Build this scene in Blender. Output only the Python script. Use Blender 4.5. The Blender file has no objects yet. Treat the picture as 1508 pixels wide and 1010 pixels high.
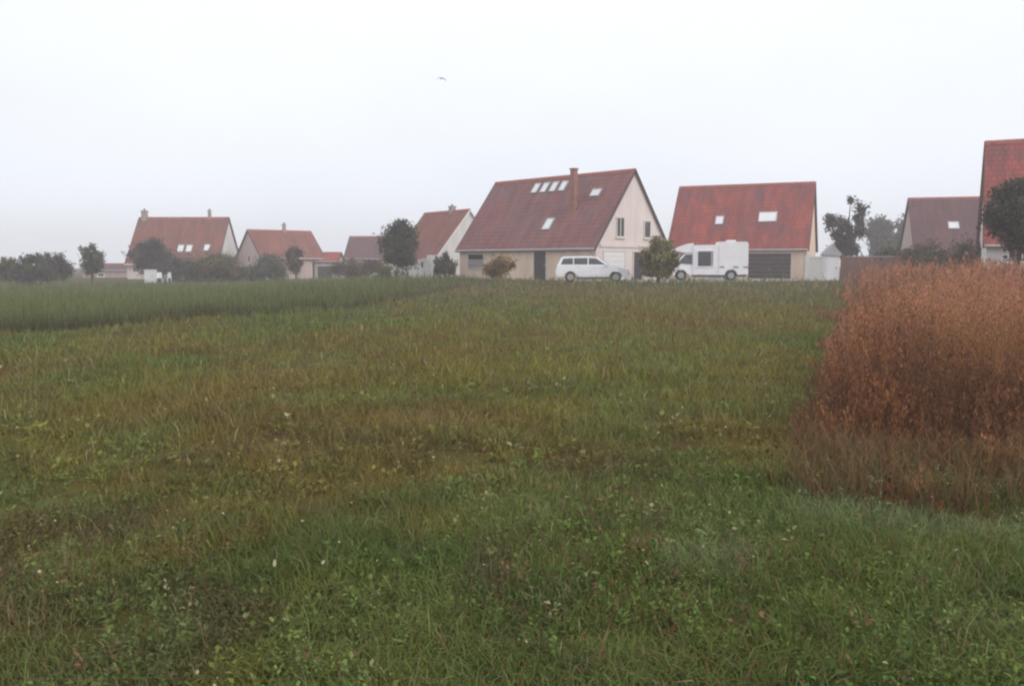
import bpy, bmesh, math, random
import numpy as np
from mathutils import Vector, Matrix
random.seed(7)
RNG = np.random.default_rng(11)
R = math.radians
S = bpy.context.scene
C = S.collection
CAM_H, F, CX, CY = 1.6, 1250.0, 754.0, 505.0
PITCH = math.atan(117 / 1250.0)

# ------------------------------------------------------------------ helpers
def smooth(t):
    t = np.clip(t, 0, 1)
    return t * t * (3 - 2 * t)

def vnoise(x, y, scale, seed):
    x = np.asarray(x, float) / scale + seed * 17.13
    y = np.asarray(y, float) / scale - seed * 9.71
    xi, yi = np.floor(x).astype(np.int64), np.floor(y).astype(np.int64)
    fx, fy = x - xi, y - yi
    fx, fy = fx * fx * (3 - 2 * fx), fy * fy * (3 - 2 * fy)
    def h(a, b):
        n = (a * 374761393 + b * 668265263 + seed * 974711) & 0xffffffff
        n = ((n ^ (n >> 13)) * 1274126177) & 0xffffffff
        return ((n ^ (n >> 16)) & 0xffff) / 65535.0
    return (h(xi, yi) * (1 - fx) + h(xi + 1, yi) * fx) * (1 - fy) + (h(xi, yi + 1) * (1 - fx) + h(xi + 1, yi + 1) * fx) * fy

def fbm(x, y, scale, seed, octv=4):
    s, a, t = 0, 1.0, 0
    for k in range(octv):
        s = s + a * vnoise(x, y, scale / 2 ** k, seed + k); t += a; a *= .55
    return s / t

def ground_z(x, y):
    x, y = np.asarray(x, float), np.asarray(y, float)
    base = smooth((y - 20) / 34) * (-.25 + .65 * smooth((x + 24) / 20))
    near = 1 - smooth((y - 25) / 25)
    base = base + .42 * smooth((x - .36 * y - .5) / 5) * smooth((y - 16) / 12) * (1 - smooth((y - 46) / 9)) * smooth(x / 4)
    return base + near * ((fbm(x, y, 5, 3) - .5) * .22 + (fbm(x, y, 1.2, 5, 3) - .5) * .09)

def gz(x, y):
    return float(ground_z(x, y))

def at(px, depth):
    """world x, y of the photo column px at a horizontal distance depth"""
    return (px - CX) / F * depth, depth

def tag(o, label=None, cat=None, group=None, kind=None):
    if label: o['label'] = label
    if cat: o['category'] = cat
    if group: o['group'] = group
    if kind: o['kind'] = kind
    return o

def thing(name, label, cat, loc, rz=0, group=None):
    o = bpy.data.objects.new(name, None)
    C.objects.link(o)
    o.location = loc; o.rotation_euler = (0, 0, rz)
    o.empty_display_size = .2
    return tag(o, label, cat, group)

def link(name, me, mat, parent=None):
    o = bpy.data.objects.new(name, me)
    C.objects.link(o)
    if mat: me.materials.append(mat)
    if parent: o.parent = parent
    return o

def obj(name, bm, mat, parent=None, smooth_shade=False, bevel=0):
    if bevel:
        ed = [e for e in bm.edges if len(e.link_faces) == 2 and e.calc_face_angle(0) > .5]
        bmesh.ops.bevel(bm, geom=ed, offset=bevel, segments=2, affect='EDGES', profile=.6)
    bmesh.ops.recalc_face_normals(bm, faces=bm.faces)
    me = bpy.data.meshes.new(name)
    bm.to_mesh(me); bm.free()
    if smooth_shade:
        for p in me.polygons: p.use_smooth = True
    return link(name, me, mat, parent)

def box(bm, x0, x1, y0, y1, z0, z1):
    v = [bm.verts.new(p) for p in ((x0, y0, z0), (x1, y0, z0), (x1, y1, z0), (x0, y1, z0), (x0, y0, z1), (x1, y0, z1), (x1, y1, z1), (x0, y1, z1))]
    for f in ((0, 3, 2, 1), (4, 5, 6, 7), (0, 1, 5, 4), (1, 2, 6, 5), (2, 3, 7, 6), (3, 0, 4, 7)):
        bm.faces.new([v[i] for i in f])
    return v

def prism(bm, prof, y0, y1, yfun=None):
    """profile of (x, z) points extruded across y; yfun(z) gives the half width instead"""
    a, b = [], []
    for x, z in prof:
        l, r = (-yfun(z), yfun(z)) if yfun else (y0, y1)
        a.append(bm.verts.new((x, l, z))); b.append(bm.verts.new((x, r, z)))
    n = len(prof)
    bm.faces.new(a); bm.faces.new(b[::-1])
    for i in range(n):
        j = (i + 1) % n
        bm.faces.new((a[j], a[i], b[i], b[j]))

def tube(bm, pts, rads, n=7):
    rings = []
    for i, p in enumerate(pts):
        p = Vector(p)
        d = Vector(pts[min(i + 1, len(pts) - 1)]) - Vector(pts[max(i - 1, 0)])
        q = d.normalized().to_track_quat('Z', 'Y')
        rings.append([bm.verts.new(p + q @ Vector((math.cos(t) * rads[i], math.sin(t) * rads[i], 0))) for t in [2 * math.pi * k / n for k in range(n)]])
    for a, b in zip(rings, rings[1:]):
        for k in range(n):
            bm.faces.new((a[k], a[(k + 1) % n], b[(k + 1) % n], b[k]))
    bm.faces.new(rings[0][::-1]); bm.faces.new(rings[-1])

def disc_y(bm, cx, cz, y0, y1, r, n=20):
    a = [bm.verts.new((cx + r * math.cos(2 * math.pi * k / n), y0, cz + r * math.sin(2 * math.pi * k / n))) for k in range(n)]
    b = [bm.verts.new((cx + r * math.cos(2 * math.pi * k / n), y1, cz + r * math.sin(2 * math.pi * k / n))) for k in range(n)]
    bm.faces.new(a); bm.faces.new(b[::-1])
    for k in range(n):
        bm.faces.new((a[k], b[k], b[(k + 1) % n], a[(k + 1) % n]))

def np_mesh(name, V, Q=None, T=None, col=None):
    me = bpy.data.meshes.new(name)
    me.vertices.add(len(V))
    me.vertices.foreach_set('co', np.ascontiguousarray(V, dtype=np.float32).ravel())
    parts, starts, tot = [], [], 0
    if Q is not None and len(Q):
        parts.append(Q.ravel()); starts.append(np.arange(len(Q)) * 4); tot = len(Q) * 4
    if T is not None and len(T):
        parts.append(T.ravel()); starts.append(tot + np.arange(len(T)) * 3); tot += len(T) * 3
    li = np.concatenate(parts).astype(np.int32); ls = np.concatenate(starts).astype(np.int32)
    me.loops.add(len(li)); me.polygons.add(len(ls))
    me.loops.foreach_set('vertex_index', li)
    me.polygons.foreach_set('loop_start', ls)
    if col is not None:
        at_ = me.attributes.new('tint', 'FLOAT_COLOR', 'POINT')
        c4 = np.ones((len(V), 4), np.float32); c4[:, :3] = col
        at_.data.foreach_set('color', c4.ravel())
    me.update(calc_edges=True)
    return me

# ------------------------------------------------------------------ materials
def new_mat(name):
    m = bpy.data.materials.new(name); m.use_nodes = True
    nt = m.node_tree; nt.nodes.clear()
    return m, nt, nt.nodes, nt.links

def principled(N, L, rough=.7, spec=.3, metal=0.0):
    p = N.new('ShaderNodeBsdfPrincipled'); o = N.new('ShaderNodeOutputMaterial')
    p.inputs['Roughness'].default_value = rough
    p.inputs['Specular IOR Level'].default_value = spec
    p.inputs['Metallic'].default_value = metal
    L.new(p.outputs[0], o.inputs[0])
    return p

def mat_plain(name, col, rough=.6, spec=.3, metal=0.0, var=.12, scale=3.0, bump=0.0):
    m, nt, N, L = new_mat(name)
    p = principled(N, L, rough, spec, metal)
    tc = N.new('ShaderNodeTexCoord'); n = N.new('ShaderNodeTexNoise')
    n.inputs['Scale'].default_value = scale; n.inputs['Detail'].default_value = 6
    L.new(tc.outputs['Object'], n.inputs['Vector'])
    r = N.new('ShaderNodeValToRGB')
    r.color_ramp.elements[0].position = .3; r.color_ramp.elements[1].position = .7
    r.color_ramp.elements[0].color = [c * (1 - var) for c in col] + [1]
    r.color_ramp.elements[1].color = [min(1, c * (1 + var)) for c in col] + [1]
    L.new(n.outputs['Fac'], r.inputs[0]); L.new(r.outputs[0], p.inputs['Base Color'])
    if bump:
        b = N.new('ShaderNodeBump'); b.inputs['Strength'].default_value = bump; b.inputs['Distance'].default_value = .02
        L.new(n.outputs['Fac'], b.inputs['Height']); L.new(b.outputs[0], p.inputs['Normal'])
    return m

def mat_render(name, col, stain):
    """pale house render with faint streaked stains"""
    m, nt, N, L = new_mat(name)
    p = principled(N, L, .9, .2)
    tc = N.new('ShaderNodeTexCoord')
    mp = N.new('ShaderNodeMapping'); mp.inputs['Scale'].default_value = (1.3, 1.3, .35)
    L.new(tc.outputs['Object'], mp.inputs[0])
    n = N.new('ShaderNodeTexNoise'); n.inputs['Scale'].default_value = 1.1; n.inputs['Detail'].default_value = 8
    L.new(mp.outputs[0], n.inputs['Vector'])
    r = N.new('ShaderNodeValToRGB')
    r.color_ramp.elements[0].position = .32; r.color_ramp.elements[1].position = .62
    r.color_ramp.elements[0].color = list(stain) + [1]; r.color_ramp.elements[1].color = list(col) + [1]
    L.new(n.outputs['Fac'], r.inputs[0]); L.new(r.outputs[0], p.inputs['Base Color'])
    n2 = N.new('ShaderNodeTexNoise'); n2.inputs['Scale'].default_value = 60
    L.new(tc.outputs['Object'], n2.inputs['Vector'])
    b = N.new('ShaderNodeBump'); b.inputs['Strength'].default_value = .3; b.inputs['Distance'].default_value = .01
    L.new(n2.outputs['Fac'], b.inputs['Height']); L.new(b.outputs[0], p.inputs['Normal'])
    return m

def mat_roof(name, c1, c2, stain, amount):
    """clay tiles in courses, each a slightly different red, with weathered patches of lichen"""
    m, nt, N, L = new_mat(name)
    p = principled(N, L, .85, .25)
    tc = N.new('ShaderNodeTexCoord')
    sx = N.new('ShaderNodeSeparateXYZ'); L.new(tc.outputs['Object'], sx.inputs[0])
    cm = N.new('ShaderNodeCombineXYZ'); L.new(sx.outputs['X'], cm.inputs[0]); L.new(sx.outputs['Z'], cm.inputs[1])
    br = N.new('ShaderNodeTexBrick')
    br.inputs['Scale'].default_value = 1.0
    br.inputs['Brick Width'].default_value = .3; br.inputs['Row Height'].default_value = .3
    br.inputs['Mortar Size'].default_value = .03; br.inputs['Mortar Smooth'].default_value = .6
    br.inputs['Color1'].default_value = list(c1) + [1]; br.inputs['Color2'].default_value = list(c2) + [1]
    br.inputs['Mortar'].default_value = [c * .45 for c in c1] + [1]
    L.new(cm.outputs[0], br.inputs['Vector'])
    n = N.new('ShaderNodeTexNoise'); n.inputs['Scale'].default_value = .55; n.inputs['Detail'].default_value = 9; n.inputs['Roughness'].default_value = .62
    L.new(tc.outputs['Object'], n.inputs['Vector'])
    r = N.new('ShaderNodeValToRGB'); r.color_ramp.elements[0].position = .38; r.color_ramp.elements[1].position = .68
    r.color_ramp.elements[0].color = (0, 0, 0, 1); r.color_ramp.elements[1].color = (amount, amount, amount, 1)
    L.new(n.outputs['Fac'], r.inputs[0])
    mx = N.new('ShaderNodeMixRGB'); mx.inputs[2].default_value = list(stain) + [1]
    L.new(r.outputs[0], mx.inputs[0]); L.new(br.outputs['Color'], mx.inputs[1])
    m2 = N.new('ShaderNodeMapping'); m2.inputs['Scale'].default_value = (1.5, .3, .3); L.new(tc.outputs['Object'], m2.inputs[0])
    n3 = N.new('ShaderNodeTexNoise'); n3.inputs['Scale'].default_value = 1.2; n3.inputs['Detail'].default_value = 7; n3.inputs['Roughness'].default_value = .7
    L.new(m2.outputs[0], n3.inputs['Vector'])
    r3 = N.new('ShaderNodeValToRGB'); r3.color_ramp.elements[0].position = .35; r3.color_ramp.elements[1].position = .68
    r3.color_ramp.elements[0].color = (.68, .72, .78, 1); r3.color_ramp.elements[1].color = (1.25, 1.12, 1.0, 1)
    L.new(n3.outputs['Fac'], r3.inputs[0])
    m3 = N.new('ShaderNodeMixRGB'); m3.blend_type = 'MULTIPLY'; m3.inputs[0].default_value = 1
    L.new(mx.outputs[0], m3.inputs[1]); L.new(r3.outputs[0], m3.inputs[2])
    L.new(m3.outputs[0], p.inputs['Base Color'])
    b = N.new('ShaderNodeBump'); b.inputs['Strength'].default_value = .6; b.inputs['Distance'].default_value = .03; b.invert = True
    L.new(br.outputs['Fac'], b.inputs['Height']); L.new(b.outputs[0], p.inputs['Normal'])
    return m

def mat_brick(name):
    m, nt, N, L = new_mat(name)
    p = principled(N, L, .9, .2)
    tc = N.new('ShaderNodeTexCoord')
    sx = N.new('ShaderNodeSeparateXYZ'); L.new(tc.outputs['Object'], sx.inputs[0])
    cm = N.new('ShaderNodeCombineXYZ'); L.new(sx.outputs['X'], cm.inputs[0]); L.new(sx.outputs['Z'], cm.inputs[1])
    br = N.new('ShaderNodeTexBrick'); br.inputs['Scale'].default_value = 1
    br.inputs['Brick Width'].default_value = .23; br.inputs['Row Height'].default_value = .075; br.inputs['Mortar Size'].default_value = .008
    br.inputs['Color1'].default_value = (.27, .1, .075, 1); br.inputs['Color2'].default_value = (.2, .075, .06, 1); br.inputs['Mortar'].default_value = (.3, .26, .24, 1)
    L.new(cm.outputs[0], br.inputs['Vector']); L.new(br.outputs['Color'], p.inputs['Base Color'])
    return m

def mat_leaf(name, translucent=.3, rough=.6, jitter=.0):
    m, nt, N, L = new_mat(name)
    a = N.new('ShaderNodeAttribute'); a.attribute_name = 'tint'
    d = N.new('ShaderNodeBsdfPrincipled'); d.inputs['Roughness'].default_value = rough; d.inputs['Specular IOR Level'].default_value = .25
    t = N.new('ShaderNodeBsdfTranslucent'); mx = N.new('ShaderNodeMixShader'); mx.inputs[0].default_value = translucent
    o = N.new('ShaderNodeOutputMaterial')
    L.new(a.outputs['Color'], d.inputs['Base Color']); L.new(a.outputs['Color'], t.inputs['Color'])
    L.new(d.outputs[0], mx.inputs[1]); L.new(t.outputs[0], mx.inputs[2]); L.new(mx.outputs[0], o.inputs[0])
    return m

M = {}
M['grass'] = mat_leaf('grass_blades', .3)
M['leaf'] = mat_leaf('tree_leaves', .25)
M['dry'] = mat_leaf('dry_stalks', .2, .8)
M['bark'] = mat_plain('bark', (.09, .07, .06), .9, .1, var=.4, scale=9, bump=.6)
M['wall_beige'] = mat_render('beige_render', (.84, .66, .53), (.72, .55, .44))
M['wall_pale'] = mat_render('pale_render', (.74, .64, .61), (.66, .56, .53))
M['wall_white'] = mat_render('white_render', (.74, .72, .70), (.62, .60, .58))
M['wall_pink'] = mat_render('pink_render', (.55, .43, .40), (.47, .36, .33))
M['roof_mauve'] = mat_roof('mauve_clay_tiles', (.28, .105, .10), (.225, .09, .09), (.22, .13, .135), .85)
M['roof_red'] = mat_roof('red_clay_tiles', (.42, .092, .068), (.33, .074, .06), (.18, .075, .085), .9)
M['roof_old'] = mat_roof('weathered_clay_tiles', (.30, .1, .08), (.24, .085, .07), (.2, .12, .11), .7)
M['roof_plum'] = mat_roof('plum_tiles', (.17, .08, .085), (.14, .068, .075), (.13, .085, .095), .6)
M['ridge'] = mat_plain('ridge_tiles', (.32, .1, .075), .85, .2, var=.25, scale=4)
M['white_paint'] = mat_plain('white_paint', (.76, .75, .74), .45, .4, var=.05)
M['cream_paint'] = mat_plain('cream_paint', (.66, .6, .55), .5, .3, var=.06)
M['grey_metal'] = mat_plain('grey_metal', (.28, .28, .29), .45, .5, .6, var=.1)
M['zinc'] = mat_plain('zinc', (.42, .43, .45), .5, .5, .4, var=.1)
M['dark_wood'] = mat_plain('dark_brown_wood', (.05, .04, .042), .6, .3, var=.2, scale=6)
M['dark_door'] = mat_plain('dark_panel_door', (.055, .045, .055), .55, .3, var=.15, scale=5)
M['shutter'] = mat_plain('grey_shutter', (.34, .31, .34), .6, .3, var=.06)
M['glass'] = mat_plain('dark_window_glass', (.03, .032, .04), .08, .6, var=.2)
M['window_fill'] = mat_plain('pale_skylight_pane', (.80, .80, .82), .12, .6, var=.05)  # near-white base colour for the skylight panes
M['car_white'] = mat_plain('white_car_paint', (.85, .85, .88), .25, .55, var=.02)
M['van_white'] = mat_plain('white_van_panels', (.87, .86, .89), .4, .45, var=.04)
M['car_glass'] = mat_plain('car_glass', (.035, .035, .05), .06, .7, var=.1)
M['rubber'] = mat_plain('tyre_rubber', (.025, .025, .027), .85, .2, var=.2)
M['rim'] = mat_plain('wheel_rim', (.45, .45, .47), .35, .5, .7, var=.05)
M['lamp_clear'] = mat_plain('clear_headlamp', (.7, .72, .75), .1, .7, var=.02)
M['lamp_red'] = mat_plain('red_tail_lamp', (.45, .02, .02), .15, .6, var=.05)
M['plastic_dark'] = mat_plain('dark_plastic_trim', (.06, .06, .065), .6, .3, var=.1)
M['plastic_white'] = mat_plain('white_plastic', (.78, .78, .80), .4, .4, var=.03)
M['brick'] = mat_brick('garden_wall_brick')
M['coping'] = mat_plain('stone_coping', (.42, .39, .38), .85, .2, var=.12)
M['chimney'] = mat_plain('chimney_mortar', (.36, .31, .30), .9, .2, var=.2, scale=4)
M['flue'] = mat_plain('reddish_brown_flue', (.30, .14, .10), .7, .3, var=.25, scale=3)
M['bird'] = mat_plain('dark_feathers', (.1, .1, .11), .8, .2)
M['gravel'] = mat_plain('driveway_gravel', (.33, .30, .28), .95, .15, var=.3, scale=30, bump=.5)

def mat_ground():
    m, nt, N, L = new_mat('meadow_soil')
    p = principled(N, L, .95, .1)
    a = N.new('ShaderNodeAttribute'); a.attribute_name = 'tint'
    tc = N.new('ShaderNodeTexCoord')
    n = N.new('ShaderNodeTexNoise'); n.inputs['Scale'].default_value = 4; n.inputs['Detail'].default_value = 10; n.inputs['Roughness'].default_value = .7
    L.new(tc.outputs['Object'], n.inputs['Vector'])
    r = N.new('ShaderNodeValToRGB'); r.color_ramp.elements[0].position = .3; r.color_ramp.elements[1].position = .7
    r.color_ramp.elements[0].color = (.55, .55, .55, 1); r.color_ramp.elements[1].color = (1.2, 1.2, 1.2, 1)
    L.new(n.outputs['Fac'], r.inputs[0])
    mx = N.new('ShaderNodeMixRGB'); mx.blend_type = 'MULTIPLY'; mx.inputs[0].default_value = 1
    L.new(a.outputs['Color'], mx.inputs[1]); L.new(r.outputs[0], mx.inputs[2]); L.new(mx.outputs[0], p.inputs['Base Color'])
    b = N.new('ShaderNodeBump'); b.inputs['Strength'].default_value = .6; b.inputs['Distance'].default_value = .05
    L.new(n.outputs['Fac'], b.inputs['Height']); L.new(b.outputs[0], p.inputs['Normal'])
    return m
M['ground'] = mat_ground()

# ------------------------------------------------------------------ regions of the field
def rust_edge(d):
    return .338 + .060 * np.clip((d - 5.7) / 8, 0, 1)

def in_rust(x, y):
    """0..1 weight of the rust coloured weed stand"""
    d = np.maximum(y, .1)
    wob = (fbm(x, y, 1.6, 21, 3) - .5) * .08 + (fbm(x, y, .5, 25, 2) - .5) * .04
    w = smooth((x / d - rust_edge(d) + wob) / (.03 + .30 / np.maximum(d, 4)) + .5)
    front = smooth((y - 5.35 + (fbm(x, y, 1.0, 27, 3) - .5) * 2.0) / 1.5)
    return w * front * (y < 56)

def crop_edge(x):
    """y of the near edge of the standing crop on the left"""
    return np.interp(x, [-40, -11.5, -5.6, -2, 3], [8, 19.4, 28, 46, 66]) + (fbm(x, x * 0 + 3.3, 1.6, 31, 4) - .5) * 3.0

def in_crop(x, y):
    return (y > crop_edge(x)) & (y < 74) & (x < 2.5)

PAL = dict(green=(.13, .20, .038), olive=(.22, .21, .04), brown=(.235, .165, .046), rust=(.20, .10, .055), straw=(.36, .31, .17), grey=(.17, .175, .10), deep=(.095, .145, .034))

def meadow_colour(x, y, jit):
    n = len(x)
    g = fbm(x, y * .6, 4.5, 41, 4); b = fbm(x, y * .6, 6.0, 47, 4); f = fbm(x, y, .5, 53, 2)
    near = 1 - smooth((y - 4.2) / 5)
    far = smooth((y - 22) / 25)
    wg = smooth((g - .47) / .16 + near * .5 - .1)
    wb = smooth((b - .47) / .16) * (1 - .35 * near)
    # brown drift on the left half of the middle ground
    wb = np.clip(wb + .45 * smooth((-x / np.maximum(y, 1) + .05) / .3) * (1 - near) * (1 - far), 0, 1)
    P = {k: np.array(v) for k, v in PAL.items()}
    c = P['olive'] + (P['green'] - P['olive']) * wg[:, None]
    c = c + (P['brown'] - c) * (wb * .75 * (1 - .6 * wg))[:, None]
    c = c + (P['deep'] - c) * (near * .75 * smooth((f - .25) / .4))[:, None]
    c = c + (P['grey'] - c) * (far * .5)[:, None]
    # small clumps of brown dead leaves and of fresher green between them
    k1 = fbm(x, y, .75, 101, 3); k2 = fbm(x, y, 1.1, 107, 3)
    c = c + (np.array((.12, .085, .045)) - c) * (smooth((k1 - .53) / .1) * (.30 + .2 * near))[:, None]
    c = c + (np.array((.17, .215, .06)) - c) * (smooth((k2 - .55) / .1) * .6)[:, None]
    # two pale green patches of a softer plant at the lower right
    for px_, py_, rx_, ry_ in ((2.15, 5.05, .62, .55), (1.02, 4.25, .35, .3), (3.0, 4.7, .5, .4)):
        wq = np.exp(-(((x - px_) / rx_) ** 2 + ((y - py_) / ry_) ** 2) * 1.2)
        c = c + (np.array((.19, .24, .095)) - c) * (smooth((wq + .5 * (k1 - .5) - .25) / .3) * .85)[:, None]
    r = RNG.random(n)
    pr = .05 + .10 * smooth((fbm(x, y, 1.3, 59, 3) - .5) / .2)
    c = np.where((r < pr)[:, None], P['rust'], c)
    c = np.where((r > .965)[:, None], P['straw'], c)
    return c * (1 + (jit[:, None] - .5) * .7)

# ------------------------------------------------------------------ ground sheet
def build_ground():
    g1 = np.concatenate([np.arange(0, 30, .5), np.arange(30, 80, 2), np.geomspace(80, 330, 14)])
    xs = np.concatenate([-g1[:0:-1], g1])
    ys = np.concatenate([-np.geomspace(4, 330, 12)[::-1], np.arange(-2, 40, .4), np.arange(40, 120, 2), np.geomspace(120, 330, 10)])
    X, Y = np.meshgrid(xs, ys)
    Z = ground_z(X, Y)
    V = np.stack([X.ravel(), Y.ravel(), Z.ravel()], 1)
    nx, ny = len(xs), len(ys)
    i = np.arange(nx * ny).reshape(ny, nx)
    Q = np.stack([i[:-1, :-1].ravel(), i[:-1, 1:].ravel(), i[1:, 1:].ravel(), i[1:, :-1].ravel()], 1)
    x, y = V[:, 0], V[:, 1]
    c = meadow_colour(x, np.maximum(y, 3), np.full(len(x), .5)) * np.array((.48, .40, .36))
    ru = in_rust(x, y)[:, None]
    c = c * (1 - ru) + np.array((.10, .052, .035)) * ru
    me = np_mesh('ground', V, Q, None, c)
    for p in me.polygons: p.use_smooth = True
    tag(link('ground', me, M['ground']), kind='structure')
build_ground()

# ------------------------------------------------------------------ blades
FOOT = []      # house footprints (centre x, y, radius) kept free of grass

def blades(P, hgt, wid, lean, az, laz, col, tipcol):
    """P base points (n,3); bent blades of five points: a quad and a tip triangle"""
    n = len(P)
    s = np.stack([np.cos(az), np.sin(az), 0 * az], 1) * (wid / 2)[:, None]
    ln = np.stack([np.cos(laz), np.sin(laz), 0 * laz], 1) * (lean * hgt)[:, None]
    up = np.zeros((n, 3)); up[:, 2] = hgt
    mid = P + up * .55 + ln * .3
    tip = P + up * (1 - .35 * lean[:, None] ** 2) + ln
    V = np.stack([P - s, P + s, mid + s * .8, mid - s * .8, tip], 1).reshape(-1, 3)
    b = np.arange(n)[:, None] * 5
    Q = b + np.array([[0, 1, 2, 3]]); T = b + np.array([[3, 2, 4]])
    cc = np.stack([col * .9, col * .9, col, col, tipcol], 1).reshape(-1, 3)
    return V, Q, T, cc

def scatter(n, dmin, dmax, u0, u1, power=1.0):
    t = RNG.random(n)
    d = 1 / (1 / dmax ** power + t * (1 / dmin ** power - 1 / dmax ** power))
    d = d ** (1 / power)
    u = u0 + RNG.random(n) * (u1 - u0)
    return u * d, d

def join(parts):
    off = 0; Vs, Qs, Ts, Cs = [], [], [], []
    for V, Q, T, c in parts:
        Vs.append(V); Cs.append(c)
        if Q is not None: Qs.append(Q + off)
        if T is not None: Ts.append(T + off)
        off += len(V)
    return np.concatenate(Vs), (np.concatenate(Qs) if Qs else None), (np.concatenate(Ts) if Ts else None), np.concatenate(Cs)

def meadow():
    n = 400000
    x, y = scatter(n, 2.3, 58, -.8, .85, .85)
    k = (in_rust(x, y) < RNG.random(n) * .8 + .2) & ~in_crop(x, y)
    # the gaps between tussocks
    tus = fbm(x, y, .45, 61, 3)
    k &= (tus > .22 + .16 * RNG.random(n)) | (y > 9)
    x, y, tus = x[k], y[k], tus[k]; n = len(x)
    P = np.stack([x, y, ground_z(x, y) - .01], 1)
    patch = fbm(x, y, 1.7, 67, 3)
    h = (.06 + .20 * RNG.random(n) ** 1.6) * (.45 + 1.15 * patch) * (.7 + .9 * np.clip(tus - .3, 0, .6))
    h *= (.62 + .38 * smooth((y - 4.5) / 5)) * (1 + .35 * smooth((y - 10) / 20))
    # rank unmown growth along the far edge of the plot, before the parked vehicles
    h *= 1 + 1.15 * smooth((y - 42) / 5) * smooth((55 - y) / 2) * (.4 + 1.2 * fbm(x, y, 2.0, 131, 3))
    tall = RNG.random(n) < .007
    h = np.where(tall, h * 1.9 + .05, h)
    w = (.0034 + .0036 * RNG.random(n)) * np.maximum(1, y / 5.0)
    lean = .3 + .9 * RNG.random(n)
    az = RNG.random(n) * 6.283; laz = RNG.random(n) * 6.283
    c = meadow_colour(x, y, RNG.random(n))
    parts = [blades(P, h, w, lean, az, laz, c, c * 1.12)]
    # broad leaved weeds: rosettes of oval leaves
    m = 14000
    rx, ry = scatter(m, 2.3, 16, -.8, .85, .8)
    k = (in_rust(rx, ry) < .4) & (fbm(rx, ry, .9, 71, 3) > .44)
    rx, ry = rx[k], ry[k]; m = len(rx)
    L_ = 7
    ctr = np.repeat(np.stack([rx, ry, ground_z(rx, ry)], 1), L_, 0)
    hh = np.repeat(.02 + .14 * RNG.random(m), L_) * RNG.random(m * L_)
    sz = np.repeat((.014 + .036 * RNG.random(m) ** 1.8) * np.clip(ry / 5, .75, 1.5), L_) * (.6 + .8 * RNG.random(m * L_))
    a = RNG.random(m * L_) * 6.283; el = R(10) + RNG.random(m * L_) * R(60)
    d = np.stack([np.cos(a) * np.cos(el), np.sin(a) * np.cos(el), np.sin(el)], 1)
    s = np.stack([-np.sin(a), np.cos(a), (RNG.random(m * L_) - .5) * .8], 1)
    p0 = ctr + np.array([0, 0, 1]) * hh[:, None] + d * (sz * .3)[:, None]
    V = np.stack([p0, p0 + d * (sz * .45)[:, None] + s * (sz * .26)[:, None], p0 + d * (sz)[:, None] - np.array([0, 0, 1]) * (sz * .25)[:, None], p0 + d * (sz * .45)[:, None] - s * (sz * .26)[:, None]], 1).reshape(-1, 3)
    Q = np.arange(m * L_)[:, None] * 4 + np.arange(4)[None]
    lc = np.repeat(meadow_colour(rx, ry, RNG.random(m)), L_, 0) * np.array((.92, 1.04, .9)) * (.65 + .6 * RNG.random((m * L_, 1)))
    kk = RNG.random(m * L_) < .03
    lc[kk] = (.16, .11, .05)
    parts.append((V, Q, None, np.repeat(lc, 4, 0)))
    V, Q, T, c = join(parts)
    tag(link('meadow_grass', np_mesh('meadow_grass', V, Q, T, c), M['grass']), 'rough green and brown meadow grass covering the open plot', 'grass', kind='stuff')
meadow()

def crop():
    n = 130000
    x, y = scatter(n, 8, 74, -.9, .1, 1.0)
    k = in_crop(x, y) & (in_rust(x, y) < .3)
    x, y = x[k], y[k]; n = len(x)
    P = np.stack([x, y, ground_z(x, y) - .01], 1)
    h = (.26 + .40 * RNG.random(n)) * (.5 + 1.0 * fbm(x, y, 1.5, 73, 4))
    h *= smooth((y - crop_edge(x)) / .8) * .5 + .5
    h *= .35 + .65 * np.clip((1.5 - x) / 7, 0, 1)
    h = np.where(RNG.random(n) < .03, h * 1.35, h)
    w = (.012 + .01 * RNG.random(n)) * np.maximum(1, y / 22)
    c0 = np.array((.19, .26, .085)) + (np.array((.21, .19, .08)) - np.array((.19, .26, .085))) * RNG.random((n, 1)) ** 2
    c0 = c0 * (.7 + .55 * RNG.random((n, 1)))
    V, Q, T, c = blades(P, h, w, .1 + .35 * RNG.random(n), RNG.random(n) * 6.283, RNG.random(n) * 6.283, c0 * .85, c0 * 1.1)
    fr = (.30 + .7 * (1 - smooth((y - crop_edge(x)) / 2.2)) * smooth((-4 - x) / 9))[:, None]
    c5 = c.reshape(n, 5, 3)                      # brown lower stems, with the shade of the crop's front face put into their colour
    shade_brown = np.array((.062, .048, .034)) * (.7 + .6 * RNG.random((n, 1)))
    c5[:, 0] = shade_brown; c5[:, 1] = shade_brown; c5[:, 2] = c5[:, 2] * (1 - .75 * fr) + shade_brown * .75 * fr; c5[:, 3] = c5[:, 2]; c5[:, 4] = c5[:, 4] * (1 - .25 * fr) + shade_brown * .25 * fr
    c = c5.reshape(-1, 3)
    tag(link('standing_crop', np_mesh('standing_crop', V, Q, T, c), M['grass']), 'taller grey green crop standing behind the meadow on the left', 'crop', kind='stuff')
crop()

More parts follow.
